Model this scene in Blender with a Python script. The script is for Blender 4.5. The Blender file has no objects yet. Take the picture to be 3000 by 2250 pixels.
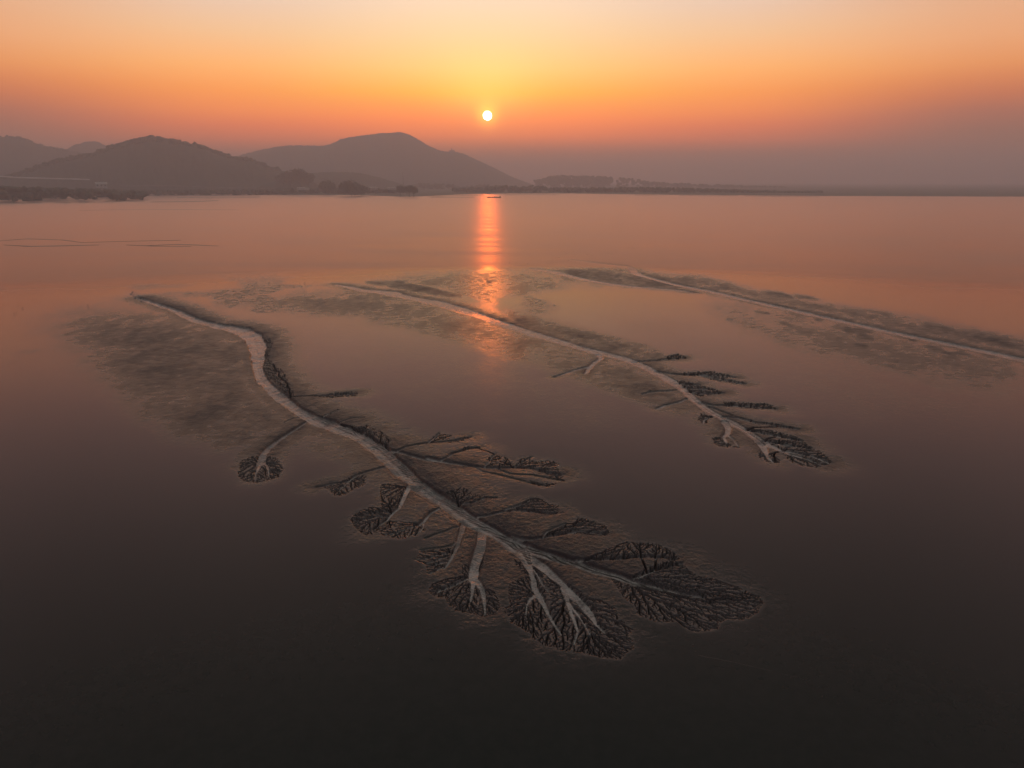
import bpy, bmesh, math, random
import numpy as np
from mathutils import Vector, noise as mnoise

random.seed(7); rng = np.random.default_rng(7)
scene = bpy.context.scene
col = scene.collection
rad = math.radians

# ------------------------------------------------------------------ camera
H = 30.0                     # flying height above the mud, metres
FOC = 2082.0                 # focal length in pixels of the 3000 px wide photograph
PITCH = rad(15.9)
CP, SP = math.cos(PITCH), math.sin(PITCH)
cam_d = bpy.data.cameras.new("camera"); cam = bpy.data.objects.new("camera", cam_d); col.objects.link(cam)
cam_d.sensor_width = 36.0; cam_d.lens = 36.0*FOC/3000.0
cam_d.clip_start = 0.5; cam_d.clip_end = 60000
cam.location = (0, 0, H); cam.rotation_euler = (math.pi/2-PITCH, 0, 0)
scene.camera = cam

# ------------------------------------------------------------------ sun + sky
SUN_AZ, SUN_EL = rad(-1.86), rad(4.78)
sdir = Vector((math.sin(SUN_AZ)*math.cos(SUN_EL), math.cos(SUN_AZ)*math.cos(SUN_EL), math.sin(SUN_EL)))
sl = bpy.data.lights.new("sun", 'SUN'); so = bpy.data.objects.new("sun", sl); col.objects.link(so)
sl.energy = 0.16; sl.angle = rad(0.6); sl.color = (1.0, 0.19, 0.02)
so.rotation_euler = (-sdir).to_track_quat('-Z', 'Y').to_euler(); so.location = (0, 0, 400)

scene.view_settings.view_transform = 'Standard'; scene.view_settings.look = 'None'
scene.view_settings.exposure = 0; scene.view_settings.gamma = 1
scene.cycles.use_denoising = True
scene.cycles.max_bounces = 6
scene.cycles.volume_bounces = 2
scene.cycles.sample_clamp_indirect = 4

def lin(c, k=1.0):
    return tuple(k*((v/255.0/12.92) if v/255.0 <= .04045 else ((v/255.0+.055)/1.055)**2.4) for v in c)

world = bpy.data.worlds.new("World"); scene.world = world; world.use_nodes = True
class NT:
    def __init__(s, tree): s.t = tree; s.n = tree.nodes; s.l = tree.links
    def new(s, ty, **kw):
        n = s.n.new(ty)
        for k, v in kw.items(): setattr(n, k, v)
        return n
    def put(s, sock, v):
        if isinstance(v, bpy.types.NodeSocket): s.l.new(v, sock)
        elif v is not None: sock.default_value = v
    def m(s, op, a, b=None, c=None, clamp=False):
        n = s.new('ShaderNodeMath', operation=op, use_clamp=clamp)
        s.put(n.inputs[0], a); s.put(n.inputs[1], b); s.put(n.inputs[2], c)
        return n.outputs[0]
    def mr(s, v, a, b, c=0., d=1., smooth=True):
        n = s.new('ShaderNodeMapRange', interpolation_type='SMOOTHSTEP' if smooth else 'LINEAR')
        for i, x in enumerate((v, a, b, c, d)): s.put(n.inputs[i], x)
        return n.outputs[0]
    def mix(s, f, a, b, mode='MIX'):
        n = s.new('ShaderNodeMix', data_type='RGBA', blend_type=mode)
        s.put(n.inputs[0], f); s.put(n.inputs[6], a); s.put(n.inputs[7], b)
        return n.outputs[2]
    def ramp(s, f, stops, interp='LINEAR'):
        n = s.new('ShaderNodeValToRGB'); r = n.color_ramp; r.interpolation = interp
        while len(r.elements) < len(stops): r.elements.new(0.5)
        for e, (p, c) in zip(r.elements, stops):
            e.position = p; e.color = (*c, 1) if len(c) == 3 else c
        s.l.new(f, n.inputs[0]); return n.outputs[0]
    def noise(s, vec, scale, detail=3, rough=.5, dim='3D', dist=0):
        n = s.new('ShaderNodeTexNoise', noise_dimensions=dim)
        s.put(n.inputs['Vector'], vec); n.inputs['Scale'].default_value = scale
        n.inputs['Detail'].default_value = detail; n.inputs['Roughness'].default_value = rough
        n.inputs['Distortion'].default_value = dist
        return n.outputs[0]

W = NT(world.node_tree); W.n.clear()
tc = W.new('ShaderNodeTexCoord')
sep = W.new('ShaderNodeSeparateXYZ'); W.l.new(tc.outputs['Generated'], sep.inputs[0])
el = W.m('MULTIPLY', W.m('ARCSINE', sep.outputs[2]), 180/math.pi)          # elevation in degrees
# signed azimuth away from the sun, degrees
az = W.m('MULTIPLY', W.m('SUBTRACT', W.m('ARCTAN2', sep.outputs[0], sep.outputs[1]), SUN_AZ), 180/math.pi)
aaz = W.m('ABSOLUTE', az)
ef = W.m('POWER', W.m('DIVIDE', W.m('MAXIMUM', el, 0.0), 90.0, clamp=True), 0.5)   # sqrt spreads the low sky
def P(e): return math.sqrt(e/90.0)
# air: see the haze box; its optical depth along a sight line is given back to the sky behind it
HAZE_TOP, HAZE_D = 300.0, 4.3e-4
def through(e):
    return math.exp(-HAZE_D*min((HAZE_TOP-H)/max(math.sin(rad(e)), 1e-3), 13000.0))
def pix_el(x, y):
    v = y-1125.0; return math.degrees(math.atan2(-(FOC*SP+v*CP), math.hypot(x-1500.0, FOC*CP-v*SP)))
def column(x, px_stops, high, hz):
    st = [(pix_el(x, y), lin(c)) for y, c in px_stops][::-1]
    hz = lin(hz); out = []
    for e, c in st+[(e, lin(c)) for e, c in high]:
        T = max(through(e), .10)
        out.append((P(max(e, 0)), tuple(max((L*q-(1-T)*h)/T, .03) for L, h, q in zip(c, hz, (1.0, .965, .90)))))
    out = [(0.0, out[0][1])]+out
    return W.ramp(ef, out)
HIGH_C = [(14.5, (220,178,166)), (18, (200,176,170)), (25, (176,166,164)), (45, (128,146,142)), (90, (124,142,138))]
HIGH_S = [(14.5, (186,154,146)), (18, (172,154,152)), (25, (152,146,146)), (45, (122,140,136)), (90, (140,144,142))]
cC = column(1300, [(5,(250,220,194)),(100,(252,214,168)),(200,(252,206,130)),(270,(254,184,84)),(310,(255,160,56)),(350,(250,140,64)),(400,(210,120,84)),(450,(166,106,92))], HIGH_C, (124,95,94))
cM = column(2130, [(5,(230,200,182)),(100,(240,194,154)),(200,(250,178,114)),(270,(244,154,90)),(330,(228,134,82)),(370,(204,116,86)),(410,(172,106,93)),(450,(148,100,96))], HIGH_C, (118,94,95))
cS = column(60, [(5,(224,172,140)),(100,(227,165,125)),(180,(221,148,102)),(220,(208,132,95)),(270,(185,115,93)),(320,(155,105,98)),(380,(130,100,100))], HIGH_S, (110,95,98))
SKYK = 0.97
sky = W.mix(W.mr(aaz, 2.0, 19.5), cC, cM)
sky = W.mix(W.mr(aaz, 17.0, 35.0), sky, cS)
cB = W.ramp(ef, [(0.0, lin((84,86,96))), (P(12), lin((98,100,108))), (P(35), lin((112,120,124))), (1.0, lin((140,144,142)))])
fb = W.mr(aaz, 45.0, 120.0)
fb = W.m('MULTIPLY', fb, W.mr(el, 85.0, 50.0))
sky = W.mix(fb, sky, cB)
# angle from the sun
dt = W.new('ShaderNodeVectorMath', operation='DOT_PRODUCT')
W.l.new(tc.outputs['Generated'], dt.inputs[0]); dt.inputs[1].default_value = sdir
gam = W.m('MULTIPLY', W.m('ARCCOSINE', W.m('MINIMUM', dt.outputs['Value'], 1.0)), 180/math.pi)
up = W.mr(el, 3.6, 6.5)
g1 = W.m('MULTIPLY', W.m('EXPONENT', W.m('MULTIPLY', W.m('POWER', W.m('DIVIDE', gam, 3.0), 1.5), -1.0)), W.m('ADD', W.m('MULTIPLY', up, .8), .2))
g2 = W.m('EXPONENT', W.m('MULTIPLY', W.m('DIVIDE', gam, 8.0), -1.0))
g2 = W.m('MULTIPLY', g2, W.mr(el, 4.0, 9.0))
g3 = W.m('EXPONENT', W.m('MULTIPLY', W.m('POWER', W.m('DIVIDE', gam, .75), 2.0), -1.0))
def addc(base, f, c):
    v = W.new('ShaderNodeVectorMath', operation='SCALE'); v.inputs[0].default_value = c; W.l.new(f, v.inputs['Scale'])
    a = W.new('ShaderNodeVectorMath', operation='ADD'); W.l.new(base, a.inputs[0]); W.l.new(v.outputs[0], a.inputs[1])
    return a.outputs[0]
sky = addc(sky, g1, (.75, .62, .16))
sky = addc(sky, g2, (.12, .07, .02))
sky = addc(sky, g3, (2.0, 1.2, .1))
disc = W.mr(gam, .365, .325)
sky = W.mix(disc, sky, (14.0, 12.0, 7.5, 1))
bg = W.new('ShaderNodeBackground'); W.l.new(sky, bg.inputs['Color']); bg.inputs['Strength'].default_value = SKYK
wo = W.new('ShaderNodeOutputWorld'); W.l.new(bg.outputs[0], wo.inputs['Surface'])
world.cycles.sampling_method = 'MANUAL'; world.cycles.sample_map_resolution = 2048

# ------------------------------------------------------------------ helpers
def px_ground(x, y, z=0.0):
    v = y-1125.0
    t = (H-z)/(FOC*SP+v*CP)
    return ((x-1500.0)*t, (FOC*CP-v*SP)*t)
def px_at(x, y, dist):
    """point on the ray of a photograph pixel at a horizontal distance"""
    v = y-1125.0; X = x-1500.0; Yf = FOC*CP-v*SP; Z = -(FOC*SP+v*CP)
    k = dist/math.hypot(X, Yf)
    return Vector((X*k, Yf*k, H+Z*k))
def tag(o, label=None, cat=None, group=None, kind=None):
    for k, v in (('label', label), ('category', cat), ('group', group), ('kind', kind)):
        if v: o[k] = v
    return o
def mesh_obj(name, verts, faces, mat, parent=None, smooth=False):
    me = bpy.data.meshes.new(name); me.from_pydata([tuple(v) for v in verts], [], faces); me.update()
    if smooth: me.polygons.foreach_set('use_smooth', [True]*len(me.polygons))
    o = bpy.data.objects.new(name, me); col.objects.link(o)
    if mat: me.materials.append(mat)
    if parent: o.parent = parent
    return o
def empty(name, loc):
    o = bpy.data.objects.new(name, None); col.objects.link(o); o.location = loc; o.empty_display_size = .3
    return o

# lattice noise, vectorised
_perm = rng.permutation(1024)
_val = rng.random(1024)*2-1
def vnoise(x, y, s=1.0, seed=0):
    x = x/s+seed*17.37; y = y/s+seed*5.91
    xi = np.floor(x).astype(np.int64); yi = np.floor(y).astype(np.int64)
    fx = (x-xi).astype(np.float32); fy = (y-yi).astype(np.float32)
    fx = fx*fx*(3-2*fx); fy = fy*fy*(3-2*fy)
    def h(a, b): return _val[_perm[(_perm[a & 1023]+b) & 1023]].astype(np.float32)
    return (h(xi, yi)*(1-fx)+h(xi+1, yi)*fx)*(1-fy)+(h(xi, yi+1)*(1-fx)+h(xi+1, yi+1)*fx)*fy
def fbm(x, y, s, oc=4, seed=0, gain=.5):
    r = 0; a = 1; t = 0
    for k in range(oc):
        r = r+a*vnoise(x, y, s, seed+k*3); t += a; a *= gain; s *= .5
    return r/t
def sstep(a, b, v):
    t = np.clip((v-a)/(b-a), 0, 1); return t*t*(3-2*t)

# ------------------------------------------------------------------ materials
def new_mat(name):
    m = bpy.data.materials.new(name); m.use_nodes = True; N = NT(m.node_tree); N.n.clear()
    out = N.new('ShaderNodeOutputMaterial'); p = N.new('ShaderNodeBsdfPrincipled'); N.l.new(p.outputs[0], out.inputs[0])
    return m, N, p
def film_shader(N, base, tint, rough, normal=None):
    """a sheet of silty water: tinted mirror over dark silt, weighted by Fresnel"""
    fr = N.new('ShaderNodeFresnel'); fr.inputs['IOR'].default_value = 1.33
    gl = N.new('ShaderNodeBsdfGlossy'); N.put(gl.inputs['Color'], tint); N.put(gl.inputs['Roughness'], rough)
    df = N.new('ShaderNodeBsdfDiffuse'); N.put(df.inputs['Color'], base)
    mx = N.new('ShaderNodeMixShader'); N.l.new(fr.outputs[0], mx.inputs[0]); N.l.new(df.outputs[0], mx.inputs[1]); N.l.new(gl.outputs[0], mx.inputs[2])
    if normal is not None:
        for n in (fr, gl, df): N.l.new(normal, n.inputs['Normal'])
    return mx.outputs[0]
def wind_ripples(N, pos):
    mp = N.new('ShaderNodeMapping'); N.l.new(pos, mp.inputs[0]); mp.inputs['Scale'].default_value = (.012, .05, .05)
    n = N.noise(mp.outputs[0], 1.0, 4, .55)
    mp2 = N.new('ShaderNodeMapping'); N.l.new(pos, mp2.inputs[0]); mp2.inputs['Scale'].default_value = (.5, 1.3, 1)
    n2 = N.noise(mp2.outputs[0], .35, 3, .6)
    b = N.new('ShaderNodeBump'); b.inputs['Distance'].default_value = .12; b.inputs['Strength'].default_value = .35
    N.l.new(n2, b.inputs['Height'])
    return N.mr(n, .3, .7, .29, .37), b.outputs[0]
WATER_TINT = (.98, .67, .57, 1)
FILM_TINT = (.93, .765, .78, 1)
def mud_material():
    m, N, p = new_mat("wet_mud")
    g = N.new('ShaderNodeNewGeometry'); pos = g.outputs['Position']
    at = lambda nm: N.new('ShaderNodeAttribute', attribute_name=nm).outputs['Fac']
    rough, bed, lobe = at('rough'), at('bed'), at('lobe')
    n1 = N.noise(pos, 6.0, 2, .6)
    n2 = N.noise(pos, 2.2, 3, .6)
    n3 = N.noise(pos, .35, 4, .6)
    # wet mud grain: stands proud where the film of water is gone
    grain = N.m('ADD', N.m('MULTIPLY', n1, .5), N.m('MULTIPLY', n2, .8))
    amp = N.m('MULTIPLY', rough, N.mr(n3, .3, .7, .6, 1.3))
    b = N.new('ShaderNodeBump'); b.inputs['Distance'].default_value = .25
    N.l.new(grain, b.inputs['Height']); N.l.new(N.m('MULTIPLY', amp, .85, clamp=True), b.inputs['Strength'])
    # sand ripples in the channel beds
    mp = N.new('ShaderNodeMapping'); N.l.new(pos, mp.inputs[0]); mp.inputs['Rotation'].default_value = (0, 0, rad(-62))
    wv = N.new('ShaderNodeTexWave', wave_type='BANDS', bands_direction='X', wave_profile='SIN')
    N.l.new(mp.outputs[0], wv.inputs[0]); wv.inputs['Scale'].default_value = 1.0; wv.inputs['Distortion'].default_value = 5.0
    wv.inputs['Detail'].default_value = 3; wv.inputs['Detail Scale'].default_value = 1.6
    b2 = N.new('ShaderNodeBump'); b2.inputs['Distance'].default_value = .05
    N.l.new(wv.outputs['Fac'], b2.inputs['Height']); N.l.new(N.m('MULTIPLY', bed, .25), b2.inputs['Strength'])
    N.l.new(b.outputs[0], b2.inputs['Normal'])
    N.l.new(b2.outputs[0], p.inputs['Normal'])
    n4 = N.noise(pos, 1.1, 5, .65)
    c = N.mix(N.mr(n4, .3, .7), (.010, .0115, .011, 1), (.016, .0165, .0155, 1))
    c = N.mix(N.m('MULTIPLY', rough, .75), c, (.068, .052, .058, 1))
    c = N.mix(N.m('MULTIPLY', lobe, .8), c, (.118, .100, .100, 1))
    c = N.mix(N.m('MULTIPLY', bed, .9), c, N.mix(N.mr(N.m('ADD', N.m('MULTIPLY', N.noise(pos, .8, 6, .7), .7), N.m('MULTIPLY', n1, .3)), .34, .60), (.12, .098, .095, 1), (.46, .385, .37, 1)))
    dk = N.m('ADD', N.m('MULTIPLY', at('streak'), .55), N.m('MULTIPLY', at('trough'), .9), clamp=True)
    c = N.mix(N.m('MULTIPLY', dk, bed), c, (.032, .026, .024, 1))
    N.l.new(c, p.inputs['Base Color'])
    r = N.m('ADD', N.m('MULTIPLY', rough, .46), .15)
    r = N.m('MAXIMUM', r, N.m('MULTIPLY', bed, .16))
    r = N.m('ADD', r, N.m('MULTIPLY', N.m('SUBTRACT', n3, .5), .04), clamp=True)
    N.l.new(r, p.inputs['Roughness'])
    p.inputs['IOR'].default_value = 1.33; p.inputs['Specular Tint'].default_value = (1, .70, .74, 1)
    fs = film_shader(N, c, FILM_TINT, r, b2.outputs[0])
    rr, nb = wind_ripples(N, pos)
    fw = film_shader(N, (.020, .015, .013, 1), WATER_TINT, rr, nb)
    mw = N.new('ShaderNodeMixShader'); N.l.new(at('wave'), mw.inputs[0]); N.l.new(fs, mw.inputs[1]); N.l.new(fw, mw.inputs[2]); fs = mw.outputs[0]
    mx = N.new('ShaderNodeMixShader'); N.l.new(N.m('MAXIMUM', N.mr(rough, .02, .32), N.m('MULTIPLY', bed, .25)), mx.inputs[0])
    N.l.new(fs, mx.inputs[1]); N.l.new(p.outputs[0], mx.inputs[2])
    N.l.new(mx.outputs[0], next(n for n in N.n if n.type == 'OUTPUT_MATERIAL').inputs[0])
    return m
MUD = mud_material()
def water_material():
    m, N, p = new_mat("estuary_water")
    g = N.new('ShaderNodeNewGeometry'); pos = g.outputs['Position']
    rr, nb = wind_ripples(N, pos)
    fs = film_shader(N, (.020, .015, .013, 1), WATER_TINT, rr, nb)
    N.l.new(fs, next(q for q in N.n if q.type == 'OUTPUT_MATERIAL').inputs[0]); N.n.remove(p)
    return m
WATER = water_material()
def plain_mat(name, c1, c2, scale, rough=.9):
    m, N, p = new_mat(name)
    g = N.new('ShaderNodeNewGeometry')
    n = N.noise(g.outputs['Position'], scale, 4, .6)
    N.l.new(N.mix(N.mr(n, .3, .7), (*c1, 1), (*c2, 1)), p.inputs['Base Color'])
    p.inputs['Roughness'].default_value = rough
    return m
FOREST = plain_mat("forest_leaves", (.030, .040, .026), (.060, .072, .045), .05)
LAND = plain_mat("shore_grass", (.09, .09, .065), (.14, .13, .10), .03)
CONC = plain_mat("pale_concrete", (.45, .43, .40), (.60, .57, .53), .3, .8)
BARK = plain_mat("bark", (.04, .03, .025), (.07, .055, .045), 2.0)
STEEL = plain_mat("painted_steel", (.08, .08, .085), (.14, .13, .13), 1.0, .6)
HULL = plain_mat("barge_hull", (.03, .03, .035), (.07, .055, .05), 1.0, .6)
ROOF = plain_mat("roof_sheet", (.12, .11, .11), (.2, .18, .17), .5, .7)
FEATH = plain_mat("dark_feathers", (.02, .018, .016), (.045, .04, .035), 9.0, .8)
# ------------------------------------------------------------------ mudflat relief
# windows of the photograph in which shores and channels were traced: (x offset, y offset, scale)
VO = (0, 0, .73733); VA = (300, 800, 2.765); VB = (600, 1150, 4.424); VC = (850, 1200, 3.687); VD = (1150, 1200, 3.16)
VE = (1150, 1500, 3.16); VF = (1650, 1500, 3.403); VG = (900, 800, 2.765); VH = (1600, 950, 2.458); VI = (1500, 720, 1.4747)
def src(V, p): return (V[0]+p[0]/V[2], V[1]+p[1]/V[2])
def gnd(V, pts): return np.array([px_ground(*src(V, p)) for p in pts])

def spaced(segs):
    out = []
    for a, b, st in segs: out += list(np.linspace(a, b, int(abs(b-a)/st), endpoint=False))
    return np.radians(np.array(out+[segs[-1][1]]))
azv = spaced([(-46, -23, .07), (-23, 24, .034), (24, 46, .06)])
anv = spaced([(50, 37.5, .14), (37.5, 16.5, .033), (16.5, 5.70, .040)])
AZ0, AZ1 = azv[0], azv[-1]; NC, NR = len(azv), len(anv)
_ia, _ja = np.arange(NR), np.arange(NC)
def fi(an): return int(np.interp(-an, -anv, _ia))
def fj(az): return int(np.interp(az, azv, _ja))
rv = H/np.tan(anv)
R_MAX = float(rv[-1])
print('grid', NR, NC)
GX = (rv[:, None]*np.sin(azv)[None, :]).astype(np.float32); GY = (rv[:, None]*np.cos(azv)[None, :]).astype(np.float32)
_fw = GY*CP+H*SP; SX = 1500+GX*FOC/_fw; SY = 1125+FOC*(H*CP-GY*SP)/_fw
zval = np.zeros((NR, NC), np.float32); zbed = np.zeros((NR, NC), np.float32); carve = np.zeros((NR, NC), np.float32)
rough = np.zeros((NR, NC), np.float32); bed = np.zeros((NR, NC), np.float32); rip = np.zeros((NR, NC), np.float32); sdn = np.zeros((NR, NC), np.float32); bedid = np.zeros((NR, NC), np.int8)
edge = np.full((NR, NC), 9.0, np.float32)

def fbm_(x, y, s, sd): return fbm(x, y, s, 2, sd)
def window(p0, p1, R):
    r0, r1 = math.hypot(*p0), math.hypot(*p1); a0, a1 = math.atan2(p0[0], p0[1]), math.atan2(p1[0], p1[1])
    rmin, rmax = max(5, min(r0, r1)-R), max(r0, r1)+R
    if max(a0, a1)+R/rmin < AZ0 or min(a0, a1)-R/rmin > AZ1: return None
    i0 = fi(math.atan(H/rmin))-1; i1 = fi(math.atan(H/rmax))+3
    da = R/rmin
    j0 = fj(min(a0, a1)-da)-1; j1 = fj(max(a0, a1)+da)+3
    i0, i1, j0, j1 = max(i0, 0), min(i1, NR), max(j0, 0), min(j1, NC)
    return (slice(i0, i1), slice(j0, j1)) if i1 > i0 and j1 > j0 else None
def segdist(w, p0, p1):
    X, Y = GX[w], GY[w]; dx, dy = p1[0]-p0[0], p1[1]-p0[1]; L2 = dx*dx+dy*dy+1e-9
    t = np.clip(((X-p0[0])*dx+(Y-p0[1])*dy)/L2, 0, 1)
    return np.hypot(X-p0[0]-t*dx, Y-p0[1]-t*dy), t

def smooth_path(pts, wid, step):
    """Catmull-Rom through the traced points, resampled"""
    P_ = [np.array(p, float) for p in pts]; P_ = [2*P_[0]-P_[1]]+P_+[2*P_[-1]-P_[-2]]
    op, ow = [], []
    for k in range(1, len(P_)-2):
        a, b, c, d = P_[k-1:k+3]; L = np.linalg.norm(c-b); n = max(1, int(L/step))
        for q in range(n):
            t = q/n
            op.append(.5*((2*b)+(-a+c)*t+(2*a-5*b+4*c-d)*t*t+(-a+3*b-3*c+d)*t**3)); ow.append(wid[k-1]*(1-t)+wid[k]*t)
    op.append(P_[-2]); ow.append(wid[-1])
    return np.array(op), np.array(ow)

EDGE = (.24*fbm_(GX, GY, 2.6, 61)+.10*fbm_(GX, GY, .7, 62)).astype(np.float32)
ROOTS = []           # (network, xy array) nodes rills may grow from
def channel(net, pts, wid, k=1.0, step=1.2, wig=.25, rk=1.0, isbed=True, dk=1.0):
    p, w = smooth_path(pts, wid, step)
    d = np.gradient(p, axis=0); nrm = np.stack([-d[:, 1], d[:, 0]], 1)/(np.linalg.norm(d, axis=1)[:, None]+1e-6)
    s = np.cumsum(np.r_[0, np.linalg.norm(np.diff(p, axis=0), axis=1)])
    q = rng.normal(size=len(p)); q = np.convolve(q, np.ones(3)/3, 'same'); q[0] = q[-1] = 0
    p = p+nrm*(q*w*wig)[:, None]
    ROOTS.append((net, p))
    R = max(.8, 9.0*k)
    D1, L1, D2, L2 = .36*k*dk, .11*k+.035, .16*k*dk, 3.2*k
    for a in range(len(p)-1):
        wn = window(p[a], p[a+1], R+max(w[a], w[a+1]))
        if wn is None: continue
        dd, t = segdist(wn, p[a], p[a+1]); hw = (w[a]*(1-t)+w[a+1]*t)*(1+EDGE[wn])
        so_ = np.maximum(dd-hw, 0)
        np.minimum(zval[wn], -D2*np.exp(-so_/L2), out=zval[wn])
        zb = -(D1+.03*dk)*(1+1.6*EDGE[wn])*np.exp(-so_/L1)-.06*k*np.clip(1-dd/(hw+1e-3), 0, 1)
        if k > .7: zb = zb+.035*np.sin(so_*8.0)*np.exp(-so_/1.2)*(so_ > 0)
        np.minimum(zbed[wn], zb, out=zbed[wn])
        rks = rk
        if k > .7:
            sd_ = (GX[wn]-p[a][0])*(p[a+1][1]-p[a][1])-(GY[wn]-p[a][1])*(p[a+1][0]-p[a][0])
            rks = np.where(sd_ > 0, rk*.55, rk)
        np.maximum(rough[wn], rks*min(1, k*1.4)*np.exp(-(so_/(4.2*k))**1.5), out=rough[wn])
        if isbed:
            inb = np.clip((hw-dd)/.12+.5, 0, 1)
            upd = inb > bed[wn]; bedid[wn][upd & (inb > .4)] = net
            np.maximum(bed[wn], inb, out=bed[wn])
            if k >= .8:
                side = ((GX[wn]-p[a][0])*(p[a+1][1]-p[a][1])-(GY[wn]-p[a][1])*(p[a+1][0]-p[a][0]))/np.linalg.norm(p[a+1]-p[a])
                sn = side/(hw+.01); u2 = inb > .3; sdn[wn][u2] = sn[u2]
                np.maximum(rip[wn], inb*np.clip(.45-side/(hw+.01)*1.6, 0, 1)*np.clip(2.2+side/(hw+.01)*2.2, .0, 1), out=rip[wn])
def trunk(net, groups, k=1.0, **kw):
    c, w = [], []
    for V, prs in groups:
        for (xl, yl, xr, yr) in prs:
            L = np.array(px_ground(*src(V, (xl, yl)))); R = np.array(px_ground(*src(V, (xr, yr))))
            c.append((L+R)/2); w.append(R-L)
    c = np.array(c); d = np.gradient(c, axis=0); n = np.stack([-d[:, 1], d[:, 0]], 1)/np.linalg.norm(d, axis=1)[:, None]
    hw = np.abs((np.array(w)*n).sum(1))/2*(1.1 if net == 3 else 1.1 if net == 2 else 1)
    channel(net, c, np.maximum(hw, .08), k, **kw)
def creek(net, V, pts, w0, w1, k=.5, **kw):
    g = gnd(V, pts); n = len(g); f_ = .47 if net == 1 else .62; w0 *= f_; w1 *= f_
    channel(net, g, [w0+(w1-w0)*i/(n-1) for i in range(n)], k, **kw)

# first network, the long feather in the foreground
trunk(1, [(VA, [(300,207,308,190),(450,264,465,240),(600,317,615,288),(730,385,742,345),(900,430,900,388),(1060,480,1080,408),(1160,540,1225,447),
                (1190,620,1305,520),(1205,710,1308,640),(1225,800,1297,740),(1280,900,1330,830),(1400,1010,1430,925),(1520,1100,1560,1040)]),
          (VC, [(200,110,230,10),(330,175,390,65),(520,245,620,150),(740,335,840,258),(880,440,980,335),(1060,590,1170,500),(1280,790,1385,700),(1450,920,1580,850),
                (1620,1020,1770,960),(1840,1180,1970,1100)]),
          (VE, [(850,180,1040,165),(1000,265,1170,240),(1060,315,1230,262)])], wig=.03)
trunk(1, [(VE, [(1080,310,1230,262),(1210,345,1330,305),(1330,385,1400,330),(1590,462,1640,405)]),
          (VF, [(100,512,150,458),(330,592,370,532),(470,625,520,577),(700,700,740,657),(900,738,940,702),(1150,790,1165,765),(1400,830,1408,815)])], k=.8, wig=.04)
trunk(1, [(VE, [(1000,265,1170,240),(1110,350,1300,345),(1200,430,1300,430)])], k=.8, wig=.03)
trunk(1, [(VE, [(1190,430,1290,425),(1262,530,1300,520),(1280,600,1325,590),(1292,690,1350,680),(1340,770,1395,755),(1400,870,1435,860),(1448,960,1480,950),(1500,1040,1525,1030),(1560,1110,1570,1100)])], k=.6, wig=.04)
trunk(1, [(VE, [(1210,400,1330,395),(1330,480,1440,470),(1440,570,1530,560),(1550,660,1610,640),(1640,770,1720,740),(1740,850,1800,820),(1820,940,1870,915),(1870,1010,1895,1000),(1960,1090,1970,1085)])], k=.6, wig=.04)
creek(1, VE, [(1570,680),(1605,760),(1625,830),(1650,910),(1690,1000),(1715,1080),(1700,1150),(1680,1200)], .45, .15, .4)
creek(1, VE, [(1320,745),(1270,790),(1240,850),(1235,930)], .35, .1, .35)
creek(1, VE, [(1600,780),(1660,860),(1730,950),(1790,1040),(1830,1120)], .3, .1, .3)
creek(1, VE, [(1290,490),(1340,560),(1380,640),(1440,720)], .15, .08, .25)
# near-side branches
creek(1, VE, [(838,150),(828,215),(822,270),(800,345),(768,430),(752,520),(745,595)], .95, .75, .6, wig=.05)
creek(1, VE, [(745,595),(740,660),(735,720),(722,800)], .5, .15, .45)
creek(1, VE, [(750,590),(800,640),(828,700),(842,760),(850,840),(855,920)], .6, .12, .45)
creek(1, VE, [(735,570),(660,610),(590,650),(500,690),(420,720)], .16, .2, .45)
creek(1, VE, [(655,85),(642,150),(620,220),(603,285),(575,345),(545,405),(510,460),(470,505)], .5, .15, .5, wig=.05)
for L_ in ([(600,250),(560,300),(450,325),(350,335),(262,350)], [(545,365),(400,395),(300,430),(218,436)], [(520,440),(420,468),(330,500)], [(640,115),(560,135),(500,165),(400,200),(300,240)],
           [(500,400),(400,440),(310,470)], [(470,490),(400,530),(340,562)]):
    creek(1, VE, L_, .14, .08, .22)
creek(1, VC, [(1290,795),(1250,870),(1215,960),(1180,1040),(1110,1095),(1040,1170),(960,1225),(880,1280)], .55, .15, .55, wig=.06)
creek(1, VC, [(1090,1095),(1000,1090),(880,1110),(760,1130)], .14, .1, .3)
creek(1, VC, [(1040,1130),(900,1150),(780,1180),(680,1190)], .14, .12, .3)
creek(1, VC, [(1615,1040),(1510,1100),(1450,1180),(1400,1225)], .22, .3, .45)
creek(1, VC, [(1400,1225),(1300,1262),(1150,1320),(1020,1350)], .14, .08, .2)
creek(1, VC, [(1440,1190),(1440,1250),(1400,1310),(1350,1350)], .2, .08, .2)
creek(1, VC, [(1055,590),(960,622),(850,657),(750,690),(680,722),(630,762),(560,780),(450,792),(350,818),(285,830)], .3, .1, .42)
creek(1, VC, [(640,755),(590,810),(530,860)], .22, .08, .25)
creek(1, VB, [(1320,352),(1225,420),(1100,500),(950,600),(830,690),(750,790),(715,900)], .22, .95, .6, wig=.05)
creek(1, VB, [(715,880),(685,980),(655,1040),(655,1120)], .45, .1, .4)
creek(1, VB, [(725,870),(790,910),(820,990),(830,1070)], .4, .1, .4)
creek(1, VB, [(1250,300),(1150,320),(1080,350),(1020,390)], .12, .08, .25)
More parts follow.
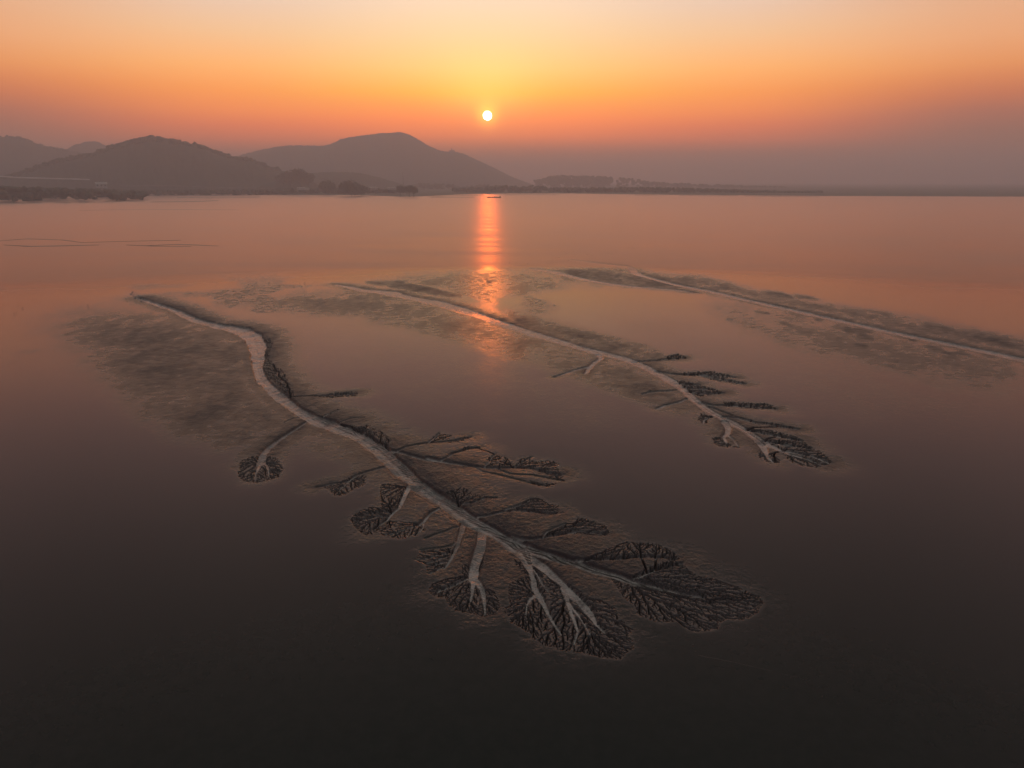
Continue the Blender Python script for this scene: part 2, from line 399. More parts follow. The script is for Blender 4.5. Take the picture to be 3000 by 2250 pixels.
# far-side branches
creek(1, VA, [(1520,992),(1620,992),(1800,985),(1950,978),(2060,970)], .22, .2, .5)
creek(1, VB, [(1540,290),(1600,262),(1680,235),(1740,212)], .16, .12, .3)
creek(1, VB, [(1730,375),(1800,350),(1880,322),(1960,315),(2070,310)], .16, .1, .3)
creek(1, VC, [(1070,415),(1160,435),(1300,475),(1500,530),(1700,555),(1900,585)], .5, .4, .65, wig=.05)
creek(1, VD, [(320,430),(440,462),(600,492),(750,515),(900,528),(1100,527),(1250,530),(1350,545),(1450,570),(1550,595)], .4, .15, .55)
creek(1, VD, [(770,525),(830,565),(960,592),(1150,640),(1300,680),(1420,700)], .14, .1, .3)
creek(1, VD, [(990,548),(1080,585),(1180,597),(1300,600),(1450,628),(1585,652)], .14, .14, .3)
creek(1, VD, [(30,368),(130,332),(230,315),(330,300),(450,292),(560,280),(640,262),(720,250)], .2, .14, .45)
creek(1, VD, [(330,300),(380,260),(430,215)], .12, .08, .25)
creek(1, VD, [(430,462),(510,432),(545,400),(620,380),(720,352),(800,348)], .2, .14, .4)
creek(1, VD, [(850,520),(900,470),(940,410)], .12, .08, .22)
creek(1, VD, [(1130,525),(1180,490),(1230,460),(1280,440)], .14, .08, .25)
creek(1, VD, [(610,855),(730,850),(800,825),(860,808),(960,812)], .17, .12, .35)
creek(1, VD, [(780,965),(850,970),(930,955),(1030,930),(1120,922),(1240,930),(1380,945),(1500,950)], .26, .14, .5)
creek(1, VD, [(1040,915),(1120,895),(1200,865),(1290,825)], .14, .1, .3)
creek(1, VD, [(1100,1145),(1180,1172),(1280,1182),(1390,1170),(1500,1150),(1620,1132),(1720,1115),(1850,1125),(1960,1140)], .26, .18, .5)
creek(1, VD, [(1390,1165),(1430,1120),(1520,1080),(1600,1050)], .12, .08, .25)
creek(1, VF, [(60,450),(200,458),(330,456),(480,455),(600,445),(720,432),(860,432),(1000,440),(1120,455)], .3, .15, .5)
creek(1, VF, [(700,632),(760,628),(840,590),(930,560),(1010,545),(1100,520),(1180,500)], .22, .14, .42)

# second network, beyond it
trunk(2, [(VG, [(235,100,236,90),(330,118,332,103),(450,148,458,128),(650,178,660,143),(800,208,806,182),(1000,250,1010,214),(1200,305,1210,262),(1400,370,1410,330),
                (1600,437,1618,402),(1850,518,1870,482)]),
          (VH, [(200,168,215,145),(370,215,395,190),(560,260,590,240),(700,320,725,295),(850,400,875,370),(960,470,990,445),(1060,560,1080,530),(1170,640,1190,612),
                (1290,700,1310,675),(1420,772,1440,745),(1540,855,1560,828)])], k=.8, wig=.03, dk=.32, rk=.8)
trunk(2, [(VH, [(1530,850,1550,825),(1640,890,1650,872),(1750,935,1755,925),(1860,960,1865,955),(1980,1005,1982,1000)])], k=.55, wig=.03, dk=.6)
creek(2, VH, [(1550,850),(1580,905),(1600,950),(1640,985)], .7, .15, .45)
creek(2, VH, [(372,212),(398,240),(345,270),(315,308),(285,350)], .8, .5, .5)
creek(2, VH, [(330,295),(200,330),(60,378)], .5, .3, .3)
creek(2, VH, [(1015,530),(950,560),(860,580),(800,606)], .25, .5, .35)
creek(2, VH, [(940,470),(860,480),(760,482),(700,500)], .25, .4, .3)
creek(2, VH, [(1205,662),(1140,680),(1132,712)], .3, .2, .4)
creek(2, VH, [(1285,690),(1312,738),(1305,778),(1278,802),(1300,840)], .7, .3, .5)
creek(2, VH, [(1300,785),(1345,820),(1385,872)], .25, .15, .3)
for L_, a, b in (([(620,266),(700,262),(800,256),(880,246),(1000,240)], .25, .3), ([(790,330),(900,352),(1000,358),(1100,363),(1200,377),(1300,400),(1430,424)], .4, .3),
           ([(1080,358),(1180,360),(1280,368),(1360,378)], .25, .25), ([(940,420),(1020,428),(1100,430)], .25, .25), ([(990,450),(1080,462),(1155,460)], .25, .25),
           ([(1020,480),(1150,495),(1280,490)], .3, .25), ([(1110,560),(1200,580),(1300,582),(1400,580),(1550,592),(1655,605)], .4, .3),
           ([(1270,660),(1380,668),(1500,700),(1600,712),(1700,732),(1815,750)], .35, .25), ([(1440,752),(1550,775),(1700,806),(1838,832)], .35, .25),
           ([(1570,830),(1700,860),(1800,870),(1900,885)], .3, .25), ([(1180,590),(1260,620),(1340,650)], .2, .15),
           ([(1700,905),(1820,920),(1930,945),(2040,990)], .3, .25)):
    creek(2, VH, L_, a*1.25, b*1.25, .5)
# third network, far right
trunk(3, [(VI, [(262,62,262,58),(380,78,381,72),(500,92,505,86),(525,122,540,112),(620,149,623,141),(720,174,722,166),(850,200,853,191),(1000,235,1003,226),(1200,280,1203,270),
                (1400,325,1403,314),(1600,370,1603,358),(1800,412,1803,400),(2000,453,2003,440),(2212,498,2215,484),(2450,548,2453,534),(2700,600,2703,586)])], k=.9, wig=.02, dk=.42, rk=.85)
trunk(3, [(VI, [(95,104,96,96),(180,118,182,109),(260,138,262,129),(350,156,352,149),(500,177,502,171),(700,192,702,188),(770,201,771,198)])], k=.8, wig=.03, dk=.32, rk=.8)
creek(3, VI, [(500,92),(512,108),(560,128),(640,150)], .5, .4, .5)
#creek(3, VI, [(870,208),(1000,243),(1200,290),(1400,336),(1560,375),(1750,415),(1950,450)], .35, .3, .4)

# ---- rills: balanced spanning trees grown through the traced lobes
def inpoly(poly, X, Y):
    ins = np.zeros(X.shape, bool); n = len(poly)
    for a in range(n):
        x0, y0 = poly[a]; x1, y1 = poly[(a+1) % n]
        if y0 == y1: continue
        c = ((y0 > Y) != (y1 > Y)) & (X < (x1-x0)*(Y-y0)/(y1-y0)+x0)
        ins ^= c
    return ins
def boxblur(a, r):
    for ax in (0, 1):
        a = np.moveaxis(a, ax, 0); p = np.concatenate([np.repeat(a[:1], r+1, 0), a, np.repeat(a[-1:], r, 0)])
        c = np.cumsum(p, 0, dtype=np.float64); a = ((c[2*r+1:]-c[:-2*r-1])/(2*r+1)).astype(np.float32); a = np.moveaxis(a, 0, ax)
    return a
def polymask(V, poly, blur=0):
    s = [src(V, p) for p in poly]; xs, ys = zip(*s)
    # restrict to a window
    m = np.zeros((NR, NC), np.float32)
    sel = (SX > min(xs)) & (SX < max(xs)) & (SY > min(ys)) & (SY < max(ys))
    ii = np.where(sel.any(1))[0]; jj = np.where(sel.any(0))[0]
    if len(ii) == 0: return m
    w = (slice(ii[0], ii[-1]+1), slice(jj[0], jj[-1]+1))
    m[w] = inpoly(s, SX[w], SY[w])
    if blur: m = boxblur(boxblur(m, blur), max(1, blur//2))
    return m
lobe = np.zeros((NR, NC), np.float32)
RILLS = 0
def lobe_tree(net, V, poly, spacing, bf=.55, w0=.10, dep=.10, reach=3.0, mask=.9, blur=3, keep=1.0):
    """coarse rills first, then finer ones that grow from the coarse ones, thicker towards the rim"""
    g = gnd(V, poly); cen = g.mean(0); ext = np.linalg.norm(g-cen, axis=1).max()
    rts, rpl = [], []
    for n_, p in ROOTS:
        if n_ != net: continue
        L = np.cumsum(np.r_[0, np.linalg.norm(np.diff(p, axis=0), axis=1)])
        k = np.linalg.norm(p-cen, axis=1) < ext+reach
        if k.any(): rts.append(p[k]); rpl.append((L[k]-L[k].min())*.95)
    rts = np.concatenate(rts); rpl = np.concatenate(rpl)
    nodes, pl = grow(V, poly, rts, rpl, spacing*1.08, bf*2.6, w0*.56, dep*5.0, reach+spacing*6, .07, 0)
    if nodes is not None:
        grow(V, poly, np.concatenate([rts, nodes]), np.concatenate([rpl*.6, pl*.8]), spacing*.44, bf*3.2, w0*.32, dep*2.6, spacing*5, .14, keep)
    np.maximum(lobe, polymask(V, poly, blur+4)*mask, out=lobe)
def grow(V, poly, rts, rpl, s, bf, w0, dep, maxlen, wob, keep):
    global RILLS
    g = gnd(V, poly); x0, y0 = g.min(0); x1, y1 = g.max(0)
    nx, ny = int((x1-x0)/s)+1, int((y1-y0)/s)+1
    px, py = np.meshgrid(np.arange(nx), np.arange(ny))
    pts = np.stack([x0+(px+rng.random(px.shape))*s, y0+(py+rng.random(py.shape))*s], -1).reshape(-1, 2)
    sx = np.array([1500+p[0]*FOC/(p[1]*CP+H*SP) for p in pts]); sy = np.array([1125+FOC*(H*CP-p[1]*SP)/(p[1]*CP+H*SP) for p in pts])
    pts = pts[inpoly([src(V, p) for p in poly], sx, sy)]
    if len(pts) < 3: return None, None
    if keep:      # fine ones crowd towards the rim
        gg = np.concatenate([np.linspace(g[a], g[(a+1) % len(g)], 12) for a in range(len(g))])
        rimd = np.array([np.linalg.norm(gg-p, axis=1).min() for p in pts]); rd = np.array([np.linalg.norm(rts[:60]-p, axis=1).min() for p in pts])
        pts = pts[rng.random(len(pts)) < keep*(.45+.55*np.exp(-rimd/(s*4)))]
        if len(pts) < 3: return None, None
    N = len(pts); pos = np.concatenate([rts, pts]); nr = len(rts); pl = np.r_[rpl, np.zeros(N)]
    par = np.full(nr+N, -1); best = np.full(N, 1e9); bj = np.zeros(N, int); done = np.zeros(N, bool)
    for j in range(nr):
        d = np.linalg.norm(pts-rts[j], axis=1); c = d+bf*(rpl[j]+d); u = c < best; best[u] = c[u]; bj[u] = j
    order = []
    for _ in range(N):
        i = int(np.argmin(np.where(done, 1e9, best))); done[i] = True; j = bj[i]
        d0 = np.linalg.norm(pts[i]-pos[j]); pl[nr+i] = pl[j]+d0; par[nr+i] = j; order.append(nr+i)
        d = np.linalg.norm(pts-pts[i], axis=1); c = d+bf*(pl[nr+i]+d); u = (c < best) & ~done; best[u] = c[u]; bj[u] = nr+i
    cnt = np.ones(nr+N)
    for i in reversed(order): cnt[par[i]] += cnt[i]
    # ease each bend so that the rills sweep
    sm = pos.copy(); ch = {}
    for i in order: ch.setdefault(par[i], []).append(i)
    for i in order:
        if i in ch:
            big = max(ch[i], key=lambda q: cnt[q]); sm[i] = .5*pos[i]+.25*(pos[par[i]]+pos[big])
    for i in order:
        j = par[i]; a, b = sm[j], sm[i]; L = np.linalg.norm(b-a)
        if j < nr and L > maxlen: continue
        m = (a+b)/2+rng.normal(size=2)*wob*L
        w = w0*(.7+.26*math.log(cnt[i]+1)); dp = dep*(.7+.3*math.log(cnt[i]+1))
        for u, v in ((a, m), (m, b)):
            wn = window(u, v, w)
            if wn is None: continue
            dd, t = segdist(wn, u, v)
            np.minimum(carve[wn], -dp*np.clip((1-dd/w)*1.6, 0, 1), out=carve[wn])
    RILLS += N
    return sm[nr:], pl[nr:]

# network 1
lobe_tree(1, VE, [(340,690),(370,650),(500,610),(600,590),(715,580),(800,590),(860,680),(950,740),(1000,860),(960,940),(850,970),(700,940),(590,915),(500,840),(480,790),(380,780),(335,740)], .30, .5)
lobe_tree(1, VE, [(630,520),(650,470),(720,470),(735,560),(650,580)], .34, .3)
lobe_tree(1, VE, [(790,400),(850,330),(840,480),(800,540)], .34, .3, mask=.6)
lobe_tree(1, VE, [(1280,580),(1180,600),(1080,660),(1070,780),(1090,850),(1020,900),(1050,950),(1090,1020),(1150,1050),(1200,1090),(1270,1120),(1280,1160),(1400,1230),(1550,1270),(1750,1300),
                  (1900,1340),(2050,1360),(2130,1350),(2170,1300),(2240,1250),(2230,1190),(2190,1130),(2230,1080),(2180,1050),(2090,960),(2060,880),(1930,800),(1800,760),(1650,660),(1540,600),(1480,590),(1440,560),(1330,490),(1300,480),(1320,560)], .31, .62, w0=.105)
lobe_tree(1, VE, [(1120,420),(1230,480),(1270,570),(1200,560),(1140,480)], .34, .35, mask=.7)
lobe_tree(1, VF, [(470,640),(600,660),(700,705),(850,745),(1000,760),(1150,800),(1400,840),(1500,850),(1650,830),(1800,840),(1980,860),(2010,900),(1950,990),(1860,1050),(1780,1075),(1650,1060),
                  (1560,1100),(1550,1160),(1450,1180),(1280,1190),(1170,1120),(1200,1060),(1080,1090),(960,1100),(880,1080),(740,1020),(720,930),(600,850),(550,760)], .31, .6, w0=.105)
lobe_tree(1, VF, [(690,628),(760,580),(850,540),(980,500),(1050,480),(1170,490),(1225,540),(1250,570),(1320,620),(1400,640),(1480,650),(1620,700),(1750,740),(1850,790),(1980,850),(1900,860),(1700,835),(1500,840),(1400,810),(1200,765),(1000,720),(850,680)], .33, .6, w0=.11)
lobe_tree(1, VF, [(250,440),(350,400),(430,370),(500,340),(590,310),(640,298),(830,310),(950,320),(1080,380),(1140,430),(1175,470),(1050,470),(900,450),(800,440),(700,440),(500,455),(300,455)], .33, .55, w0=.11)
lobe_tree(1, VD, [(1400,1150),(1590,1050),(1640,1080),(1720,1000),(1790,1010),(1890,1040),(1960,1070),(2020,1120),(1990,1160),(1860,1160),(1700,1140),(1500,1160)], .33, .55, w0=.11, keep=.9)
lobe_tree(1, VD, [(1040,915),(1150,880),(1280,815),(1370,820),(1440,870),(1540,885),(1555,920),(1530,960),(1420,970),(1240,930),(1080,930)], .35, .55, w0=.11)
lobe_tree(1, VD, [(480,745),(650,710),(760,770),(900,800),(850,830),(620,850)], .5, .55, mask=.5)
lobe_tree(1, VD, [(860,460),(940,405),(1050,440),(1130,510),(900,515)], .5, .6, mask=.5)
lobe_tree(1, VD, [(1130,515),(1180,450),(1280,440),(1330,480),(1480,470),(1540,500),(1530,530),(1580,600),(1590,655),(1500,640),(1400,580),(1250,530)], .42, .6, mask=.8)
lobe_tree(1, VD, [(1250,650),(1450,680),(1550,680),(1450,710),(1350,710)], .5, .6, mask=.5)
lobe_tree(1, VD, [(540,280),(700,245),(725,255),(650,290),(540,300)], .42, .6, mask=.8)
lobe_tree(1, VD, [(360,300),(370,250),(430,215),(550,235),(540,265)], .55, .6, mask=.4)
lobe_tree(1, VD, [(640,350),(700,335),(800,340),(790,355),(650,375)], .42, .6, mask=.8)
lobe_tree(1, VC, [(700,190),(850,150),(940,200),(1010,240),(1090,310),(1060,400),(960,340),(850,265)], .5, .35, mask=.6)
lobe_tree(1, VC, [(650,1185),(700,1120),(850,1050),(1000,1050),(1100,1070),(1080,1120),(1020,1200),(950,1290),(880,1345),(800,1350),(710,1280),(650,1200)], .34, .55, w0=.11)
lobe_tree(1, VC, [(970,800),(1100,790),(1240,830),(1210,960),(1180,1035),(1080,1060),(980,1050)], .4, .35, mask=.7)
lobe_tree(1, VC, [(930,1290),(1060,1200),(1200,1200),(1400,1220),(1470,1290),(1380,1350),(1200,1400),(1000,1360)], .45, .55, mask=.7)
lobe_tree(1, VC, [(290,830),(450,790),(560,770),(650,720),(820,700),(830,800),(700,860),(560,930),(460,930),(420,870)], .4, .5, mask=.8)
lobe_tree(1, VE, [(215,435),(260,350),(560,325),(600,280),(600,340),(540,440),(470,510),(340,560),(290,500)], .42, .6, mask=.7)
lobe_tree(1, VB, [(440,900),(560,830),(690,800),(750,790),(950,850),(1030,980),(950,1100),(800,1140),(660,1170),(500,1150),(430,1090)], .42, .5, w0=.12)
lobe_tree(1, VA, [(1310,520),(1370,520),(1380,560),(1350,680),(1400,740),(1500,820),(1530,930),(1560,980),(1470,960),(1370,860),(1300,780)], .6, .3, w0=.13, mask=.6)
lobe_tree(1, VA, [(1900,962),(2060,958),(2075,970),(2060,995),(1850,1010),(1750,1000)], .5, .5, w0=.13)
lobe_tree(1, VB, [(1550,280),(1720,205),(1750,225),(1650,270)], .5, .5, mask=.7)
lobe_tree(1, VB, [(1840,400),(1960,420),(2060,440),(2150,470),(2212,560),(2100,540)], .5, .4, mask=.7)
lobe_tree(1, VA, [(200,180),(235,150),(330,195),(460,240),(440,260),(300,225)], 1.2, .5, w0=.25, mask=.6)
# network 2
for P_ in ([(860,230),(950,210),(1020,240),(960,250),(880,250)], [(900,352),(1100,340),(1200,340),(1370,375),(1290,388),(1440,420),(1400,430),(1250,410),(1100,370)],
           [(900,400),(1000,410),(1110,430),(1160,455),(1230,470),(1285,490),(1230,505),(1100,520),(1000,460)], [(1250,555),(1400,562),(1500,565),(1600,570),(1665,605),(1560,612),(1380,592)],
           [(1400,672),(1550,700),(1700,715),(1820,750),(1680,740),(1500,712)], [(1480,745),(1600,760),(1700,780),(1840,815),(1840,835),(1700,815),(1560,790)],
           [(1560,820),(1700,830),(1850,840),(1910,880),(1990,920),(2050,970),(2055,1000),(2000,1015),(1970,1035),(1850,1020),(1760,990),(1720,950),(1650,890)],
           [(1520,910),(1560,880),(1650,950),(1700,980),(1690,995),(1600,990),(1540,960)], [(1190,815),(1290,810),(1320,860),(1430,890),(1300,885),(1220,870)],
           [(1090,680),(1110,640),(1180,660),(1150,720),(1110,700)]):
    lobe_tree(2, VH, P_, .62, .55, w0=.2, dep=.16, mask=.95, blur=2)
print('rills', RILLS)

# ---- soft fields of rougher mud between the films of water
def field(V, poly, k, blur): np.maximum(rough, k*polymask(V, poly, blur)*FN, out=rough)
N1 = fbm(GX, GY, 14.0, 4, 1); N2 = fbm(GX, GY*.45, 3.5, 4, 5); N3 = fbm(GX+GY*.3, GY*.25, 30.0, 4, 9)
FN = np.clip(.88+.26*N1+.24*N2, .2, 1.15)
field(VO, [(80,695),(290,668),(430,695),(525,735),(545,830),(600,890),(640,905),(560,960),(500,1000),(440,960),(350,930),(280,860),(180,760)], .62, 28)
field(VO, [(560,960),(640,905),(860,1010),(840,1050),(760,1000),(660,990)], .35, 22)
field(VO, [(460,642),(830,628),(1000,680),(1200,740),(1290,770),(1400,800),(1530,900),(1440,890),(1200,800),(1000,740),(760,680),(560,662)], .6, 20)
field(VO, [(1085,668),(1240,708),(1440,760),(1420,785),(1330,765),(1200,730),(1120,706)], .75, 9)
field(VO, [(760,612),(960,590),(1200,570),(1300,582),(1450,622),(1250,618),(1100,640),(1000,625),(860,615)], .42, 9)
field(VO, [(780,610),(860,604),(1010,640),(960,642),(850,622)], .75, 3)
field(VO, [(1175,578),(1240,566),(1380,578),(1500,620),(1400,624),(1260,604),(1190,590)], .85, 5)
field(VO, [(1390,590),(1520,600),(1700,645),(2000,690),(2212,735),(2300,770),(2212,765),(1900,700),(1600,640),(1450,606)], .8, 8)
field(VO, [(1500,650),(1700,660),(1900,720),(2212,770),(2212,860),(2000,830),(1800,780),(1600,720)], .42, 20)
field(VO, [(880,960),(1010,935),(1210,1000),(1150,1060),(1000,1040)], .3, 12)
field(VO, [(1130,1160),(1300,1220),(1420,1180),(1240,1150)], .5, 12)
field(VO, [(600,690),(900,680),(1180,760),(1400,860),(1500,960),(1200,960),(900,900),(680,820)], .10, 45)
field(VO, [(1300,660),(1700,740),(2212,860),(2100,960),(1700,900),(1450,800)], .15, 45)
for c_ in range(26):          # drier scabs of mud beside the far right creek
    cx_, cy_ = 1640+rng.random()*500, 0; cy_ = 655+(cx_-1520)*.16+rng.normal()*20
    a_ = 14+rng.random()*34; b_ = 3+rng.random()*6
    field(VO, [(cx_+a_*math.cos(q)*(.7+.5*rng.random()), cy_+b_*math.sin(q)*(.7+.5*rng.random())+a_*math.cos(q)*.18) for q in np.linspace(0, 6.0, 11)], .75, 3)
for c_ in range(14):
    cx_, cy_ = 975+rng.random()*95, 603+rng.random()*9; a_ = 3+rng.random()*9
    field(VO, [(cx_+a_*math.cos(q), cy_+1.3*math.sin(q)) for q in np.linspace(0, 6, 8)], 1.2, 1)
wisps = np.clip((N3+.25*N1)*2.2-.35, 0, .28)*(.22+.78*sstep(1500, 1150, SY))*sstep(730, 860, SY)
N5 = fbm(GX*.5+GY*.35, GY*.8-GX*.3, .6, 3, 71)
rough = np.maximum(rough*np.clip(.80+.25*N2+.2*N1+.55*N5, .25, 1.15), wisps*(1+N5))
lobe_r = np.clip(lobe*(1+.8*N5), 0, 1)
rough = np.clip(np.maximum(rough, lobe_r*.55), 0, 1)*(1-.85*bed)
# towards the open water the mud sinks under a wind-rippled film
_r = np.hypot(GX, GY)/R_MAX
shore = np.maximum(sstep(.76, 1.02, _r+.10*fbm(GX, GY, 60., 3, 21)), sstep(.80, .90, _r))
rough = rough*(1-shore)
wave = (shore+np.zeros_like(SX)).astype(np.float32)
# ---- heights
fade = sstep(0, 60, np.minimum(np.arange(NC), NC-1-np.arange(NC)))[None, :]*sstep(0, 25, np.minimum(np.arange(NR), NR-1-np.arange(NR)))[:, None]
Z = zval+zbed+carve*(1-np.clip(bed*1.5, 0, 1))
_near = sstep(170, 60, np.hypot(GX, GY))
Z += rough*(.035*vnoise(GX, GY, .17, 31)*_near+.04*vnoise(GX, GY, .4, 33))*(1-.5*lobe) + rough*.02*fbm(GX, GY, 1.3, 3, 41)
rip = rip*np.clip(.75+.9*fbm(GX, GY, 4., 2, 51), 0, 1)*sstep(120, 80, np.hypot(GX, GY))
Z += rip*.026*np.sin((GY*.80+GX*.60+.35*fbm(GX, GY, 1.5, 2, 53))*2*np.pi/.36)+bed*.03*fbm(GX, GY, 2.2, 3, 55)
trough = np.clip(-np.sin((GY*.80+GX*.60+.35*fbm(GX, GY, 1.5, 2, 53))*2*np.pi/.36)*1.5, 0, 1)*np.clip(rip*1.4, 0, 1)  # trough tone: dark sediment, and ripple shading put into the bed colour
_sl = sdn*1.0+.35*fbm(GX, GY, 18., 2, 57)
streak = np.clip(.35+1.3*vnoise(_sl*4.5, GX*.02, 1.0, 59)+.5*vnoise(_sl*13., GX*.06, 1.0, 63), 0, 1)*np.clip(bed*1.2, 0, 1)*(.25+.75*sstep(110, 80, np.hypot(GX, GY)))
Z += .05*N1*np.clip(rough*2, 0, 1)
Z = (Z*fade).astype(np.float32)

def grid_mesh(name, X, Y, Zz, attrs, mat, facemask=None):
    nr, nc = X.shape
    idx = np.arange(nr*nc, dtype=np.int64).reshape(nr, nc)
    f = np.stack([idx[:-1, :-1], idx[:-1, 1:], idx[1:, 1:], idx[1:, :-1]], -1)
    f = f[facemask] if facemask is not None else f.reshape(-1, 4)
    used = np.unique(f); remap = np.full(nr*nc, -1, np.int64); remap[used] = np.arange(len(used)); f = remap[f]
    co = np.stack([X.ravel()[used], Y.ravel()[used], Zz.ravel()[used]], -1).astype(np.float32)
    me = bpy.data.meshes.new(name); me.vertices.add(len(co)); me.vertices.foreach_set('co', co.ravel())
    me.loops.add(f.size); me.loops.foreach_set('vertex_index', f.ravel().astype(np.int32))
    me.polygons.add(len(f)); me.polygons.foreach_set('loop_start', (np.arange(len(f))*4).astype(np.int32))
    me.polygons.foreach_set('use_smooth', np.ones(len(f), bool))
    me.update(calc_edges=True)
    for k, a in attrs.items():
        at = me.attributes.new(k, 'FLOAT', 'POINT'); at.data.foreach_set('value', a.ravel()[used].astype(np.float32))
    me.materials.append(mat)
    o = bpy.data.objects.new(name, me); col.objects.link(o); return o
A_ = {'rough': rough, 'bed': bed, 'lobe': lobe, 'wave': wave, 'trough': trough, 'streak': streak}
fb_ = bed[:-1, :-1] > .5
fid = np.where(fb_, bedid[:-1, :-1], 0)
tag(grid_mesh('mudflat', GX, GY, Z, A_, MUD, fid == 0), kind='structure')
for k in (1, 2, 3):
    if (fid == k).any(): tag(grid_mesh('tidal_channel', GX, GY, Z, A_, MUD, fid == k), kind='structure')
# plain mud around the traced sheet, out of the picture
az_o = np.r_[np.linspace(AZ1-2*math.pi, AZ0, 60)]
r_o = np.r_[0.01, np.linspace(4, R_MAX, 40)]
OX = r_o[:, None]*np.sin(az_o)[None]; OY = r_o[:, None]*np.cos(az_o)[None]; zz = np.zeros_like(OX)
tag(grid_mesh('mudflat', OX, OY, zz, {'rough': zz+.08, 'bed': zz, 'lobe': zz}, MUD), kind='structure')
az_i = np.linspace(azv[0], azv[-1], 40); r_i = np.linspace(.01, float(rv[0]), 6)
OX = r_i[:, None]*np.sin(az_i)[None]; OY = r_i[:, None]*np.cos(az_i)[None]; zz = np.zeros_like(OX)
tag(grid_mesh('mudflat', OX, OY, zz, {'rough': zz+.08, 'bed': zz, 'lobe': zz}, MUD), kind='structure')
# open water out to the horizon
FAR = 12000.0
az_w = np.linspace(0, 2*math.pi, 721); r_w = np.geomspace(R_MAX, FAR, 40)
OX = r_w[:, None]*np.sin(az_w)[None]; OY = r_w[:, None]*np.cos(az_w)[None]
tag(grid_mesh('water', OX, OY, np.zeros_like(OX), {}, WATER), kind='structure')
# ------------------------------------------------------------------ the far shore
def interp_px(pts, n):
    xs = np.array([p[0] for p in pts], float); ys = np.array([p[1] for p in pts], float)
    # smooth-ish interpolation
    x = np.linspace(xs[0], xs[-1], n); y = np.interp(x, xs, ys)
    k = max(1, n//60); y = np.convolve(np.pad(y, k, 'edge'), np.ones(2*k+1)/(2*k+1), 'valid')
    return x, y
def hill(name, pts, dist, depth, mat, tree=3.0, seed=0, n=260, base=0.5, nv=44):
    x, y = interp_px(pts, n)
    P0 = [px_at(a, b, dist) for a, b in zip(x, y)]
    az = np.array([math.atan2(p.x, p.y) for p in P0]); hh = np.maximum(np.array([p.z for p in P0])-tree*.5, base)
    v = np.linspace(-1, 1, nv); X = np.zeros((nv, n)); Y = np.zeros((nv, n)); Zz = np.zeros((nv, n))
    for i, t in enumerate(v):
        r = dist+t*depth*(.55+.45*hh/hh.max())
        X[i] = r*np.sin(az); Y[i] = r*np.cos(az)
        prof = max(0, math.cos(t*math.pi/2))**1.15
        Zz[i] = hh*prof
    taper = sstep(0, .08, np.linspace(0, 1, n))*sstep(1, .92, np.linspace(0, 1, n))
    env = (1-np.abs(v))[:, None]
    Zz = Zz*(1+.20*fbm(X, Y, 260., 4, seed)*sstep(0.02, .5, np.abs(v))[:, None])
    Zz += env**.4*tree*(fbm(X, Y, 16., 2, seed+3)+.5*vnoise(X, Y, 6., seed+5))
    Zz = Zz*np.minimum(1, taper*2)[None, :]*np.where(np.abs(v) < .999, 1, 0)[:, None]+base*0-(np.abs(v) > .999)[:, None]*1.5
    o = grid_mesh(name, X, Y, Zz, {}, mat); tag(o, kind='structure')
    return np.stack([X, Y, Zz], -1), v
# template of a rough leafy clump
def _ico():
    bm = bmesh.new(); bmesh.ops.create_icosphere(bm, subdivisions=2, radius=1.0)
    v = np.array([q.co[:] for q in bm.verts]); f = np.array([[l.index for l in q.verts] for q in bm.faces]); bm.free(); return v, f
ICO_V, ICO_F = _ico()
def clumps(name, cen, r, mat, parent=None, flat=.8):
    V_, F_ = [], []
    for k, (c, q) in enumerate(zip(cen, r)):
        j = 1+rng.normal(size=(len(ICO_V), 1))*.17
        s = np.array([q*(.8+.4*rng.random()), q*(.8+.4*rng.random()), q*flat*(.8+.4*rng.random())])
        V_.append(ICO_V*j*s+np.array(c)); F_.append(ICO_F+k*len(ICO_V))
    V_ = np.concatenate(V_).astype(np.float32); F_ = np.concatenate(F_).astype(np.int32)
    me = bpy.data.meshes.new(name); me.vertices.add(len(V_)); me.vertices.foreach_set('co', V_.ravel())
    me.loops.add(F_.size); me.loops.foreach_set('vertex_index', F_.ravel()); me.polygons.add(len(F_))
    me.polygons.foreach_set('loop_start', (np.arange(len(F_))*3).astype(np.int32)); me.update(calc_edges=True)
    me.materials.append(mat); o = bpy.data.objects.new(name, me); col.objects.link(o)
    if parent: o.parent = parent
    return o

# low land behind the waterline
SHORE = [(-700,596),(-300,590),(0,586),(127,583),(200,577),(285,567),(395,567),(560,568),(700,568),(860,570.5),(1000,571),(1100,573),(1160,576),(1250,577),(1262,574),(1300,571),(1400,568),(1500,566),(1700,567),
         (1900,570),(2160,572),(2400,574),(2700,575),(3000,576),(3500,579)]
sx_, sy_ = interp_px(SHORE, 900)
sp_ = np.array([px_ground(a, b) for a, b in zip(sx_, sy_)])
sr = np.hypot(sp_[:, 0], sp_[:, 1])+fbm(sp_[:, 0], sp_[:, 0]*0, 60., 4, 77)*22; sa = np.arctan2(sp_[:, 0], sp_[:, 1])
offs = [(-12, -.6), (0, .05), (10, .7), (40, 1.5), (120, 2.2), (400, 3.0), (1200, 4), (4000, 6), (9500, 8)]
X = np.stack([(sr+o)*np.sin(sa) for o, z in offs]); Y = np.stack([(sr+o)*np.cos(sa) for o, z in offs])
Zz = np.stack([z+0*sa+(.25*fbm(X[i], Y[i], 20., 3, 5) if 1 < i else 0) for i, (o, z) in enumerate(offs)])
tag(grid_mesh('shore_land', X, Y, Zz, {}, LAND), kind='structure')
